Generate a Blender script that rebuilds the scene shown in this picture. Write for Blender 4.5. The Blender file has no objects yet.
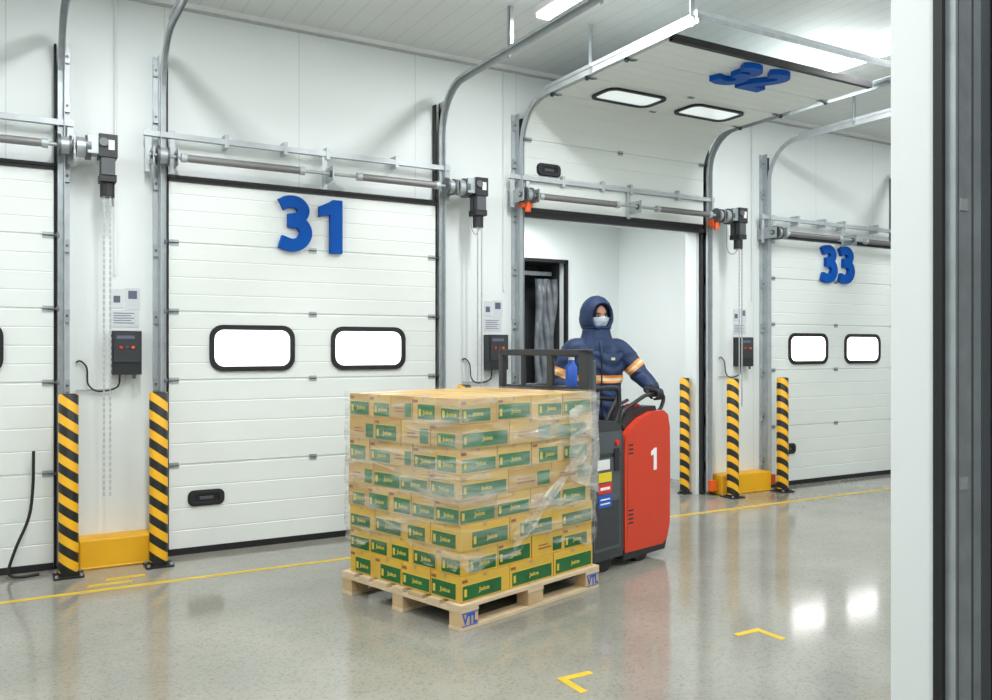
import bpy, bmesh, math, random
from mathutils import Matrix, Vector
random.seed(7)
S=bpy.context.scene
S.view_settings.view_transform='Standard'
S.view_settings.exposure=0.86

# ------------------------------------------------------------ materials
def mat(name,col,rough=.5,metal=0,emit=0,bump=0,bscale=30,var=0,vscale=4,bdist=.01,spec=.5):
    m=bpy.data.materials.new(name); m.use_nodes=True
    nt=m.node_tree; p=nt.nodes['Principled BSDF']
    p.inputs['Base Color'].default_value=(*col,1)
    p.inputs['Roughness'].default_value=rough
    p.inputs['Metallic'].default_value=metal
    p.inputs['Specular IOR Level'].default_value=spec
    if emit:
        p.inputs['Emission Color'].default_value=(*col,1)
        p.inputs['Emission Strength'].default_value=emit
    if bump or var:
        tc=nt.nodes.new('ShaderNodeTexCoord')
    if var:
        n=nt.nodes.new('ShaderNodeTexNoise'); n.inputs['Scale'].default_value=vscale
        n.inputs['Detail'].default_value=4
        nt.links.new(tc.outputs['Object'],n.inputs['Vector'])
        r=nt.nodes.new('ShaderNodeValToRGB')
        r.color_ramp.elements[0].position=.3; r.color_ramp.elements[1].position=.7
        r.color_ramp.elements[0].color=(*[c*(1-var) for c in col],1)
        r.color_ramp.elements[1].color=(*[min(1,c*(1+var)) for c in col],1)
        nt.links.new(n.outputs['Fac'],r.inputs['Fac']); nt.links.new(r.outputs['Color'],p.inputs['Base Color'])
    if bump:
        n=nt.nodes.new('ShaderNodeTexNoise'); n.inputs['Scale'].default_value=bscale
        nt.links.new(tc.outputs['Object'],n.inputs['Vector'])
        b=nt.nodes.new('ShaderNodeBump'); b.inputs['Strength'].default_value=bump; b.inputs['Distance'].default_value=bdist
        nt.links.new(n.outputs['Fac'],b.inputs['Height']); nt.links.new(b.outputs['Normal'],p.inputs['Normal'])
    return m

def lined(name,col,axis,period,width,dark,rough=.45):
    """white sandwich panel with thin joint lines every `period` metres"""
    m=mat(name,col,rough); nt=m.node_tree; p=nt.nodes['Principled BSDF']
    tc=nt.nodes.new('ShaderNodeTexCoord'); sp=nt.nodes.new('ShaderNodeSeparateXYZ')
    nt.links.new(tc.outputs['Object'],sp.inputs[0])
    a=nt.nodes.new('ShaderNodeMath'); a.operation='DIVIDE'; a.inputs[1].default_value=period
    nt.links.new(sp.outputs[axis],a.inputs[0])
    f=nt.nodes.new('ShaderNodeMath'); f.operation='FRACT'; nt.links.new(a.outputs[0],f.inputs[0])
    l=nt.nodes.new('ShaderNodeMath'); l.operation='LESS_THAN'; l.inputs[1].default_value=width/period
    nt.links.new(f.outputs[0],l.inputs[0])
    mx=nt.nodes.new('ShaderNodeMix'); mx.data_type='RGBA'
    mx.inputs[6].default_value=(*col,1); mx.inputs[7].default_value=(*[c*dark for c in col],1)
    nt.links.new(l.outputs[0],mx.inputs[0]); nt.links.new(mx.outputs[2],p.inputs['Base Color'])
    return m

M_wall=lined('wall_panel',(.79,.84,.835),0,1.04,.006,.78)
M_ceil=lined('ceiling_panel',(.76,.80,.795),0,.16,.012,.88)
M_plain=mat('white_panel',(.79,.835,.83),.45)
M_door=mat('door_skin',(.80,.845,.82),.42,bump=.05,bscale=180)
M_blk=mat('black_rubber',(.010,.010,.012),.55)
M_steel=mat('galvanised_steel',(.42,.46,.48),.38,.45,var=.12,vscale=14)
M_steel_l=mat('galvanised_light',(.50,.54,.56),.4,.3,var=.08,vscale=10)
M_dsteel=mat('dark_steel',(.14,.15,.16),.45,.6)
M_spring=mat('spring_steel',(.28,.28,.28),.5,.5)
M_blue=mat('blue_acrylic',(.0,.085,.42),.5,spec=.15)
M_win=mat('window_daylight',(1,1,1),.2,0,emit=2.6)
M_winopen=mat('window_acrylic_glow',(.85,.92,.92),.15,emit=.3)  # faint emission stands in for light coming through the open door's panes
M_orange=mat('orange_plastic',(.80,.12,.015),.45)
M_yel=mat('yellow_paint',(.88,.46,.01),.5,var=.06)
M_yline=mat('yellow_floor_tape',(.66,.46,.03),.5,var=.12,vscale=9)
M_bplas=mat('black_plastic',(.018,.019,.022),.42)
M_paper=mat('paper',(.80,.81,.81),.7)
M_notice=mat('notice_paper',(.66,.69,.72),.6)
M_ink=mat('ink',(.12,.14,.2),.7)
M_conduit=mat('grey_conduit',(.5,.52,.52),.5)
M_wood=mat('pallet_pine',(.58,.41,.22),.7,var=.14,vscale=5,bump=.15,bscale=40)
M_wood2=mat('pallet_pine_pale',(.66,.52,.34),.7,var=.1,vscale=6)
M_kraft=mat('carton_kraft',(.50,.32,.10),.6,var=.08,vscale=5)
M_kraft2=mat('carton_kraft_light',(.60,.40,.13),.6,var=.08,vscale=5)
M_kraft3=mat('carton_kraft_yellow',(.64,.40,.05),.6,var=.08,vscale=5)
M_green=mat('carton_green_print',(.022,.165,.065),.5,var=.2,vscale=6)
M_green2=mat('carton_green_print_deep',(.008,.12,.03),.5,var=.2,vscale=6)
M_gold=mat('carton_gold_print',(.66,.50,.06),.5)
M_brown=mat('carton_brown_print',(.30,.09,.04),.5)
M_tape=mat('carton_tape',(.45,.29,.13),.3)
M_red=mat('truck_red_paint',(.64,.045,.015),.32)
M_dgrey=mat('truck_dark_grey',(.036,.04,.045),.42)
M_mgrey=mat('truck_mid_grey',(.08,.09,.10),.4)
M_white=mat('white_print',(.9,.9,.9),.5)
M_stb=mat('sticker_blue',(.015,.10,.50),.4)
M_sty=mat('sticker_yellow',(.82,.64,.03),.4)
M_str=mat('sticker_red',(.68,.03,.02),.4)
M_navy=mat('navy_jacket',(.007,.028,.090),.6,bump=.45,bscale=11,var=.2,vscale=7,bdist=.03)
M_navy_d=mat('navy_trouser',(.008,.016,.045),.7,bump=.4,bscale=25)
M_refl=mat('reflective_orange',(.82,.30,.06),.4)
M_refl2=mat('reflective_silver',(.7,.66,.42),.35)
M_glove=mat('black_glove',(.015,.016,.02),.6,bump=.3,bscale=60)
M_boot=mat('boot_leather',(.02,.018,.016),.5)
M_skin=mat('skin',(.40,.21,.14),.5)
M_mask=mat('face_mask',(.60,.69,.78),.7)
M_hair=mat('black_hair',(.01,.010,.012),.6)
M_eyew=mat('eye_white',(.7,.7,.68),.3)
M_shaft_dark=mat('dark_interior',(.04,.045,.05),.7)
M_strip=mat('pvc_strip',(.16,.18,.20),.35,var=.35,vscale=8)

# polished concrete
M_floor=bpy.data.materials.new('polished_concrete'); M_floor.use_nodes=True
nt=M_floor.node_tree; p=nt.nodes['Principled BSDF']; N=nt.nodes; L=nt.links
tc=N.new('ShaderNodeTexCoord')
n1=N.new('ShaderNodeTexNoise'); n1.inputs['Scale'].default_value=.9; n1.inputs['Detail'].default_value=8; n1.inputs['Roughness'].default_value=.6; L.new(tc.outputs['Object'],n1.inputs['Vector'])
r1=N.new('ShaderNodeValToRGB'); r1.color_ramp.elements[0].position=.3; r1.color_ramp.elements[1].position=.72
r1.color_ramp.elements[0].color=(.235,.232,.198,1); r1.color_ramp.elements[1].color=(.34,.335,.29,1)
L.new(n1.outputs['Fac'],r1.inputs['Fac'])
vo=N.new('ShaderNodeTexVoronoi'); vo.inputs['Scale'].default_value=85; L.new(tc.outputs['Object'],vo.inputs['Vector'])
r2=N.new('ShaderNodeValToRGB'); r2.color_ramp.elements[0].position=.0; r2.color_ramp.elements[1].position=.35
r2.color_ramp.elements[0].color=(.55,.53,.5,1); r2.color_ramp.elements[1].color=(1.03,1.03,1.03,1)
sepc=N.new('ShaderNodeSeparateColor'); L.new(vo.outputs['Color'],sepc.inputs[0]); L.new(sepc.outputs[0],r2.inputs['Fac'])
mx=N.new('ShaderNodeMix'); mx.data_type='RGBA'; mx.blend_type='MULTIPLY'; mx.inputs[0].default_value=.42
L.new(r1.outputs['Color'],mx.inputs[6]); L.new(r2.outputs['Color'],mx.inputs[7]); L.new(mx.outputs[2],p.inputs['Base Color'])
n2=N.new('ShaderNodeTexNoise'); n2.inputs['Scale'].default_value=3; L.new(tc.outputs['Object'],n2.inputs['Vector'])
mr=N.new('ShaderNodeMapRange'); mr.inputs[3].default_value=.07; mr.inputs[4].default_value=.16; L.new(n2.outputs['Fac'],mr.inputs[0]); L.new(mr.outputs[0],p.inputs['Roughness'])
p.inputs['Specular IOR Level'].default_value=.6

# striped bollard
M_stripe=bpy.data.materials.new('bollard_stripes'); M_stripe.use_nodes=True
nt=M_stripe.node_tree; p=nt.nodes['Principled BSDF']; N=nt.nodes; L=nt.links; p.inputs['Roughness'].default_value=.4
tc=N.new('ShaderNodeTexCoord'); sp=N.new('ShaderNodeSeparateXYZ'); L.new(tc.outputs['Object'],sp.inputs[0])
at=N.new('ShaderNodeMath'); at.operation='MULTIPLY'; at.inputs[1].default_value=.75; L.new(sp.outputs[0],at.inputs[0])
ad=N.new('ShaderNodeMath'); ad.operation='ADD'; L.new(sp.outputs[2],ad.inputs[0]); L.new(at.outputs[0],ad.inputs[1])
dv=N.new('ShaderNodeMath'); dv.operation='DIVIDE'; dv.inputs[1].default_value=.135; L.new(ad.outputs[0],dv.inputs[0])
fr=N.new('ShaderNodeMath'); fr.operation='FRACT'; L.new(dv.outputs[0],fr.inputs[0])
lt=N.new('ShaderNodeMath'); lt.operation='LESS_THAN'; lt.inputs[1].default_value=.5; L.new(fr.outputs[0],lt.inputs[0])
mx=N.new('ShaderNodeMix'); mx.data_type='RGBA'; mx.inputs[6].default_value=(.88,.46,.012,1); mx.inputs[7].default_value=(.012,.012,.012,1)
L.new(lt.outputs[0],mx.inputs[0]); L.new(mx.outputs[2],p.inputs['Base Color'])

# stretch film
def film(name,lo,hi,sc):
    m=bpy.data.materials.new(name); m.use_nodes=True; nt=m.node_tree; N=nt.nodes; L=nt.links
    N.remove(N['Principled BSDF']); out=N['Material Output']
    tc=N.new('ShaderNodeTexCoord'); mp=N.new('ShaderNodeMapping'); mp.inputs['Scale'].default_value=sc
    mp.inputs['Rotation'].default_value=(0,.35,0)
    L.new(tc.outputs['Object'],mp.inputs[0]); n=N.new('ShaderNodeTexNoise'); n.inputs['Scale'].default_value=2.2; n.inputs['Detail'].default_value=5; n.inputs['Distortion'].default_value=.6
    L.new(mp.outputs[0],n.inputs['Vector'])
    mr=N.new('ShaderNodeMapRange'); mr.inputs[1].default_value=.42; mr.inputs[2].default_value=.75; mr.inputs[3].default_value=lo; mr.inputs[4].default_value=hi
    L.new(n.outputs['Fac'],mr.inputs[0])
    t=N.new('ShaderNodeBsdfTransparent'); d=N.new('ShaderNodeBsdfPrincipled'); d.inputs['Base Color'].default_value=(.78,.78,.74,1); d.inputs['Roughness'].default_value=.12
    d.inputs['Specular IOR Level'].default_value=.9
    b=N.new('ShaderNodeBump'); b.inputs['Strength'].default_value=1.0; b.inputs['Distance'].default_value=.04; L.new(n.outputs['Fac'],b.inputs['Height']); L.new(b.outputs['Normal'],d.inputs['Normal'])
    ms=N.new('ShaderNodeMixShader'); L.new(mr.outputs[0],ms.inputs[0]); L.new(t.outputs[0],ms.inputs[1]); L.new(d.outputs[0],ms.inputs[2]); L.new(ms.outputs[0],out.inputs['Surface'])
    return m
M_film=film('stretch_film',.06,.52,(1,1,7))
M_film2=film('stretch_film_bunched',.22,.65,(2,2,5))

# ------------------------------------------------------------ builders
def catmull(pts,k=6):
    P=[Vector(q) for q in pts]
    if len(P)<3: return P
    out=[]
    for i in range(len(P)-1):
        p0=P[i-1] if i>0 else P[i]*2-P[i+1]; p1=P[i]; p2=P[i+1]; p3=P[i+2] if i+2<len(P) else P[i+1]*2-P[i]
        for j in range(k):
            t=j/k; out.append(.5*((2*p1)+(p2-p0)*t+(2*p0-5*p1+4*p2-p3)*t*t+(3*p1-p0-3*p2+p3)*t**3))
    out.append(P[-1]); return out
def rrect(w,h,r,k=6,cx=0,cy=0):
    o=[]
    for (sx,sy,a0) in ((1,1,0),(-1,1,90),(-1,-1,180),(1,-1,270)):
        for i in range(k+1):
            a=math.radians(a0+90*i/k); o.append((cx+sx*(w/2-r)+r*math.cos(a),cy+sy*(h/2-r)+r*math.sin(a)))
    return o
class B:
    def __init__(s): s.v=[];s.f=[];s.mi=[];s.mats=[];s.sm=[]
    def add(s,vs,fs,m,M=None,smooth=False):
        if m not in s.mats: s.mats.append(m)
        k=s.mats.index(m); o=len(s.v)
        for q in vs:
            q=Vector(q); s.v.append(tuple(M@q) if M else tuple(q))
        for f in fs: s.f.append([i+o for i in f]); s.mi.append(k); s.sm.append(smooth)
    def box(s,x0,x1,y0,y1,z0,z1,m,M=None):
        vs=[(x,y,z) for x in(x0,x1) for y in(y0,y1) for z in(z0,z1)]
        s.add(vs,[(0,1,3,2),(4,6,7,5),(0,4,5,1),(2,3,7,6),(0,2,6,4),(1,5,7,3)],m,M)
    def tube(s,pts,r,m,n=12,M=None,k=6,smooth=True,cap=True):
        P=[Vector(q) for q in pts]; R=r if isinstance(r,(list,tuple)) else [r]*len(P)
        if len(P)>2 and k>1:
            Q=catmull([ (q.x,q.y,q.z) for q in P],k); RR=[]
            for i in range(len(P)-1):
                for j in range(k): RR.append(R[i]+(R[i+1]-R[i])*j/k)
            RR.append(R[-1]); P,R=Q,RR
        t0=(P[1]-P[0]).normalized(); up=Vector((0,0,1)) if abs(t0.z)<.9 else Vector((1,0,0))
        a=t0.cross(up).normalized(); vs=[];fs=[]
        for i,q in enumerate(P):
            t=((P[min(i+1,len(P)-1)]-P[max(i-1,0)])).normalized()
            a=(a-t*a.dot(t)).normalized(); b=t.cross(a)
            for j in range(n):
                th=2*math.pi*j/n; vs.append(q+(a*math.cos(th)+b*math.sin(th))*R[i])
        for i in range(len(P)-1):
            for j in range(n): fs.append((i*n+j,i*n+(j+1)%n,(i+1)*n+(j+1)%n,(i+1)*n+j))
        s.add(vs,fs,m,M,smooth)
        if cap:
            e=(len(P)-1)*n
            s.add(vs[:n],[tuple(range(n))],m,M); s.add(vs[e:],[tuple(range(n))],m,M)
    def cyl(s,p0,p1,r,m,n=20,M=None,r2=None): s.tube([p0,p1],[r,r2 if r2 is not None else r],m,n,M,1)
    def ball(s,c,rx,ry,rz,m,M=None,nu=16,nv=12):
        vs=[];fs=[]
        for i in range(nv+1):
            ph=math.pi*i/nv
            for j in range(nu):
                th=2*math.pi*j/nu; vs.append((c[0]+rx*math.sin(ph)*math.cos(th),c[1]+ry*math.sin(ph)*math.sin(th),c[2]+rz*math.cos(ph)))
        for i in range(nv):
            for j in range(nu): fs.append((i*nu+j,i*nu+(j+1)%nu,(i+1)*nu+(j+1)%nu,(i+1)*nu+j))
        s.add(vs,fs,m,M,True)
    def prism(s,poly,d0,d1,m,M=None,fr=None,smooth=False):
        """poly of 2D (a,b) extruded along third axis d0..d1. fr maps (a,b,d)->xyz"""
        fr=fr or (lambda a,b,d:(a,b,d)); n=len(poly)
        vs=[fr(a,b,d0) for a,b in poly]+[fr(a,b,d1) for a,b in poly]
        s.add(vs,[tuple(range(n)),tuple(range(n,2*n))],m,M)
        s.add(vs,[(i,(i+1)%n,n+(i+1)%n,n+i) for i in range(n)],m,M,smooth)
    def frame(s,o,i,d0,d1,m,M=None):
        n=len(o); vs=[(a,b,d0) for a,b in o]+[(a,b,d0) for a,b in i]+[(a,b,d1) for a,b in o]+[(a,b,d1) for a,b in i]; fs=[]
        for k in range(n):
            q=(k+1)%n
            fs+=[(k,q,n+q,n+k),(2*n+k,2*n+q,3*n+q,3*n+k),(k,q,2*n+q,2*n+k),(n+k,n+q,3*n+q,3*n+k)]
        s.add(vs,fs,m,M)
    def loft(s,rings,m,M=None,cap=True,smooth=True,close=True):
        n=len(rings[0]); vs=[q for r in rings for q in r]; fs=[]
        for i in range(len(rings)-1):
            for j in range(n if close else n-1): fs.append((i*n+j,i*n+(j+1)%n,(i+1)*n+(j+1)%n,(i+1)*n+j))
        if cap: fs+=[tuple(range(n)),tuple(range((len(rings)-1)*n,len(rings)*n))]
        s.add(vs,fs,m,M,smooth)
    def stroke(s,pts,w,d0,d1,m,M=None,k=6):
        P=catmull([(a,c,0) for a,c in pts],k) if len(pts)>2 else [Vector((a,c,0)) for a,c in pts]
        Lf=[];Rt=[]
        for i,q in enumerate(P):
            t=(P[min(i+1,len(P)-1)]-P[max(i-1,0)]).normalized(); nn=Vector((-t.y,t.x,0))*w/2
            Lf.append(q+nn);Rt.append(q-nn)
        n=len(P); vs=[(v.x,v.y,d) for d in (d0,d1) for v in Lf+Rt]; fs=[]
        for i in range(n-1):
            fs+=[(i,i+1,n+i+1,n+i),(2*n+i,2*n+i+1,3*n+i+1,3*n+i),(i,i+1,2*n+i+1,2*n+i),(n+i,n+i+1,3*n+i+1,3*n+i)]
        fs+=[(0,n,3*n,2*n),(n-1,2*n-1,4*n-1,3*n-1)]
        s.add(vs,fs,m,M)
    def digit(s,ch,h,d,m,M):
        """bold sans digit, nominal cell .45 high"""
        k=h/.45; M=M@Matrix.Diagonal((k,k,1,1)); e=d*.999
        if ch=='3':
            s.stroke([(-.118,.150),(-.06,.177),(.02,.172),(.068,.115),(.035,.050),(-.05,.030)],.098,0,d,m,M)
            s.stroke([(-.05,.022),(.045,.006),(.088,-.070),(.05,-.150),(-.03,-.177),(-.125,-.150)],.104,0,e,m,M)
            s.prism([(-.062,-.03),(.03,-.035),(.03,.078),(-.062,.078)],0,d*.998,m,M)
        elif ch=='2':
            s.stroke([(-.112,.135),(-.05,.174),(.03,.170),(.072,.105),(.04,.02),(-.04,-.075),(-.085,-.15)],.100,0,d,m,M)
            s.prism([(-.135,-.225),(.135,-.225),(.135,-.130),(-.135,-.130)],0,e,m,M)
        elif ch=='1':
            s.prism([(-.02,-.225),(.085,-.225),(.085,.222),(.0,.222),(-.02,.205)],0,d,m,M)
            s.prism([(-.022,.205),(.01,.222),(.01,.105),(-.115,.075),(-.115,.160)],0,e,m,M)
        elif ch=='0':
            s.stroke([(.0,.175),(.07,.12),(.085,0),(.07,-.12),(0,-.175),(-.07,-.12),(-.085,0),(-.07,.12),(0,.175),(.03,.17)],.095,0,d,m,M)
    def obj(s,name,parent=None,bevel=0,org=None,merge=False,seg=2):
        me=bpy.data.meshes.new(name); O=Vector(org) if org else Vector((0,0,0))
        me.from_pydata([tuple(Vector(q)-O) for q in s.v],[],s.f)
        for m in s.mats: me.materials.append(m)
        me.polygons.foreach_set('material_index',s.mi); me.polygons.foreach_set('use_smooth',s.sm)
        bm=bmesh.new(); bm.from_mesh(me)
        if merge: bmesh.ops.remove_doubles(bm,verts=bm.verts,dist=1e-5)
        bmesh.ops.recalc_face_normals(bm,faces=bm.faces); bm.to_mesh(me); bm.free()
        ob=bpy.data.objects.new(name,me); ob.location=O; S.collection.objects.link(ob)
        if parent:
            ob.parent=parent; ob.matrix_parent_inverse=Matrix.Translation(-Vector(parent.location))
        if bevel:
            bv=ob.modifiers.new('bevel','BEVEL'); bv.width=bevel; bv.segments=seg; bv.limit_method='ANGLE'; bv.angle_limit=math.radians(35)
        return ob
def empty(name,loc=(0,0,0)):
    e=bpy.data.objects.new(name,None); e.location=loc; e.empty_display_size=.2; S.collection.objects.link(e); return e
def textgeo(txt,w,h,depth,bold=.02):
    cu=bpy.data.curves.new('t','FONT'); cu.body=txt; cu.extrude=.5; cu.offset=bold; cu.align_x='LEFT'; cu.resolution_u=4
    ob=bpy.data.objects.new('t',cu); S.collection.objects.link(ob); dg=bpy.context.evaluated_depsgraph_get()
    me=bpy.data.meshes.new_from_object(ob.evaluated_get(dg)); vs=[v.co.copy() for v in me.vertices]; fs=[tuple(q.vertices) for q in me.polygons]
    bpy.data.objects.remove(ob); bpy.data.curves.remove(cu); bpy.data.meshes.remove(me)
    xs=[v.x for v in vs]; ys=[v.y for v in vs]; x0,x1,y0,y1=min(xs),max(xs),min(ys),max(ys)
    return [((v.x-(x0+x1)/2)/(x1-x0)*w,(v.y-(y0+y1)/2)/(y1-y0)*h,(v.z+.5)*depth) for v in vs],fs
def basis(o,u,v,n):
    M=Matrix.Identity(4)
    for i in range(3): M[i][0]=u[i];M[i][1]=v[i];M[i][2]=n[i];M[i][3]=o[i]
    return M

# ------------------------------------------------------------ room
W=6.83; H=4.2
XL,XR,YB=-3.0,12.5,-3.0
b=B(); b.box(XL-.2,XR+.2,YB-.2,9.6,-.1,0,M_floor); b.obj('floor')
b=B(); b.box(XL-.2,XR+.2,YB-.2,W+.2,H,H+.1,M_ceil); b.obj('ceiling')
DOORS=[(-1.95,.295),(1.065,3.285),(4.21,6.46),(7.48,9.69)]
b=B(); x=XL
for i,(a,c) in enumerate(DOORS):
    b.box(x,a+.04,W,W+.16,0,H,M_wall); b.box(a+.04,c-.04,W,W+.16,2.82,H,M_wall); x=c-.04
b.box(x,XR,W,W+.16,0,H,M_wall); b.obj('wall_dock')
b=B(); b.box(XL-.15,XL,YB,W+.16,0,H,M_plain); b.obj('wall_left')
b=B(); b.box(XR,XR+.15,YB,W+.16,0,H,M_plain); b.obj('wall_right')
b=B(); b.box(XL-.15,XR+.15,YB-.15,YB,0,H,M_plain); b.obj('wall_back')
b=B(); b.box(2.05,XR,1.29,1.44,0,H,M_plain); b.box(XL,-2.3,1.29,1.44,0,H,M_plain); b.box(-2.3,2.05,1.29,1.44,3.3,H,M_plain); b.obj('wall_partition')
b=B(); b.box(XL,XR,W-.035,W,H-.04,H,M_paper); b.box(XL,XR,W-.037,W,H-.055,H-.045,M_conduit); b.obj('trim_1')
# jamb of the big opening: rubber edge, steel guide channel, cable
b=B()
b.box(2.036,2.05,1.288,1.312,0,3.3,M_blk)
b.box(2.051,2.160,1.262,1.29,0,3.4,M_steel); b.box(2.160,2.166,1.240,1.29,0,3.4,M_dsteel)
b.box(2.051,2.055,1.256,1.262,0,3.4,M_dsteel); b.box(2.118,2.123,1.259,1.263,0,3.4,M_dsteel)
b.box(2.166,2.32,1.272,1.29,0,3.4,M_blk)
b.tube([(2.155,1.225,3.3),(2.152,1.22,2.4),(2.158,1.22,2.15),(2.175,1.225,2.05),(2.20,1.25,2.0)],.007,M_blk)
for z in (.5,1.2,1.9,2.6): b.box(2.07,2.10,1.259,1.264,z,z+.03,M_steel_l)
b.obj('trim_2')
# vestibule behind open door
b=B()
b.box(3.6,3.75,W+.16,9.0,0,3.3,M_plain); b.obj('wall_vestibule_left')
b=B(); b.box(6.95,7.1,W+.16,9.0,0,3.3,M_plain); b.obj('wall_vestibule_right')
b=B(); b.box(3.6,5.35,8.83,8.98,0,3.3,M_plain); b.box(6.12,7.1,8.83,8.98,0,3.3,M_plain); b.box(5.35,6.12,8.83,8.98,2.66,3.3,M_plain); b.obj('wall_vestibule_back')
b=B(); b.box(3.6,7.1,W+.16,9.0,3.2,3.3,M_plain); b.obj('ceiling_vestibule')
b=B()
b.box(5.33,5.37,8.80,8.86,0,2.68,M_blk); b.box(6.10,6.13,8.80,8.86,0,2.68,M_blk); b.box(5.33,6.13,8.80,8.86,2.64,2.68,M_blk)
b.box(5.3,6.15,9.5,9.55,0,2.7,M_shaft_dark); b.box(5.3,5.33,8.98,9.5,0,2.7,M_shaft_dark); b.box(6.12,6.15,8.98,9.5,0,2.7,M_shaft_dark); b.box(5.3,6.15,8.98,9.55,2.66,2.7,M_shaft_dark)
b.box(5.40,6.08,9.1,9.13,2.5,2.55,M_steel)
for k in range(5):
    xx=5.80+k*.055; pts=[]
    rings=[]
    for i in range(14):
        z=2.45-i*.17; o=.03*math.sin(i*.9+k*1.7); rings.append([(xx+o,9.06+o,z),(xx+.055+o*.5,9.0-o,z),(xx+.06+o*.5,9.01-o,z),(xx+.005+o,9.07+o,z)])
    b.loft(rings,M_strip)
for z in (1.35,1.75,2.05): b.box(5.40,5.72,9.2,9.45,z,z+.03,M_steel_l); b.box(5.44,5.66,9.2,9.4,z+.03,z+.18,M_mgrey)
b.obj('door_5')

# ------------------------------------------------------------ ceiling lamps
M_tube=mat('lamp_tube',(1,1,1),.4,emit=4)
def lamp(x,y,ln=1.25,power=26,z=H):
    e=empty('ceiling_lamp',(x,y,z)); b=B()
    b.box(x-.08,x+.08,y-ln/2-.03,y+ln/2+.03,z-.05,z,M_white)
    for d in (-.04,.04): b.cyl((x+d,y-ln/2,z-.065),(x+d,y+ln/2,z-.065),.016,M_tube)
    for yy in (y-ln/2-.02,y+ln/2): b.box(x-.07,x+.07,yy,yy+.02,z-.085,z-.05,M_white)
    b.obj('batten',e)
    l=bpy.data.lights.new('glow','AREA'); l.shape='RECTANGLE'; l.size=.14; l.size_y=ln; l.energy=power; l.color=(.985,.995,1)
    o=bpy.data.objects.new('glow',l); o.location=(x,y,z-.09); S.collection.objects.link(o); o.parent=e; o.matrix_parent_inverse=Matrix.Translation((-x,-y,-z))
for x,y in ((-1.9,4.9),(.75,4.8),(3.62,4.9),(6.62,4.85),(9.9,5.0)): lamp(x,y)
for x in (.75,3.6,6.75): lamp(x,2.7,power=30)
lamp(.2,-.8,power=55)
lamp(5.3,7.8,power=22,z=3.2)

# ------------------------------------------------------------ doors
SEAMS=[.66,1.30,1.82,2.34]
def mkpath(opened):
    def p(s):
        if not opened: return (6.76,s+.02,(0,0,1),(0,-1,0))
        L1=.58;R=.38
        if s<L1: return (6.76,2.86+s,(0,0,1),(0,-1,0))
        a=(s-L1)/R
        if a<math.pi/2: return (6.38+R*math.cos(a),3.44+R*math.sin(a),(0,-math.sin(a),math.cos(a)),(0,-math.cos(a),-math.sin(a)))
        q=s-L1-R*math.pi/2
        return (6.38-q,3.82,(0,-1,0),(0,0,-1))
    return p
def sweep(b,path,x0,x1,t0,t1,m):
    rings=[]
    for (y,z,T,Nn) in path:
        rings.append([(x0,y+Nn[1]*t0,z+Nn[2]*t0),(x1,y+Nn[1]*t0,z+Nn[2]*t0),(x1,y+Nn[1]*t1,z+Nn[2]*t1),(x0,y+Nn[1]*t1,z+Nn[2]*t1)])
    b.loft(rings,m,smooth=False)
def trackpath(yend):
    P=[(6.74,.04,0,(0,-1,0)),(6.74,3.44,0,(0,-1,0))]
    for i in range(1,9):
        a=math.pi/2*i/8; P.append((6.34+.40*math.cos(a),3.44+.42*math.sin(a),0,(0,-math.cos(a),-math.sin(a))))
    P.append((yend,3.86,0,(0,0,-1))); return P
def chain(b,x,y,z0,z1,m):
    z=z0;i=0
    while z>z1:
        if i%2: b.box(x-.007,x+.007,y-.002,y+.002,z-.026,z,m)
        else: b.box(x-.002,x+.002,y-.007,y+.007,z-.026,z,m)
        z-=.021;i+=1
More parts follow.
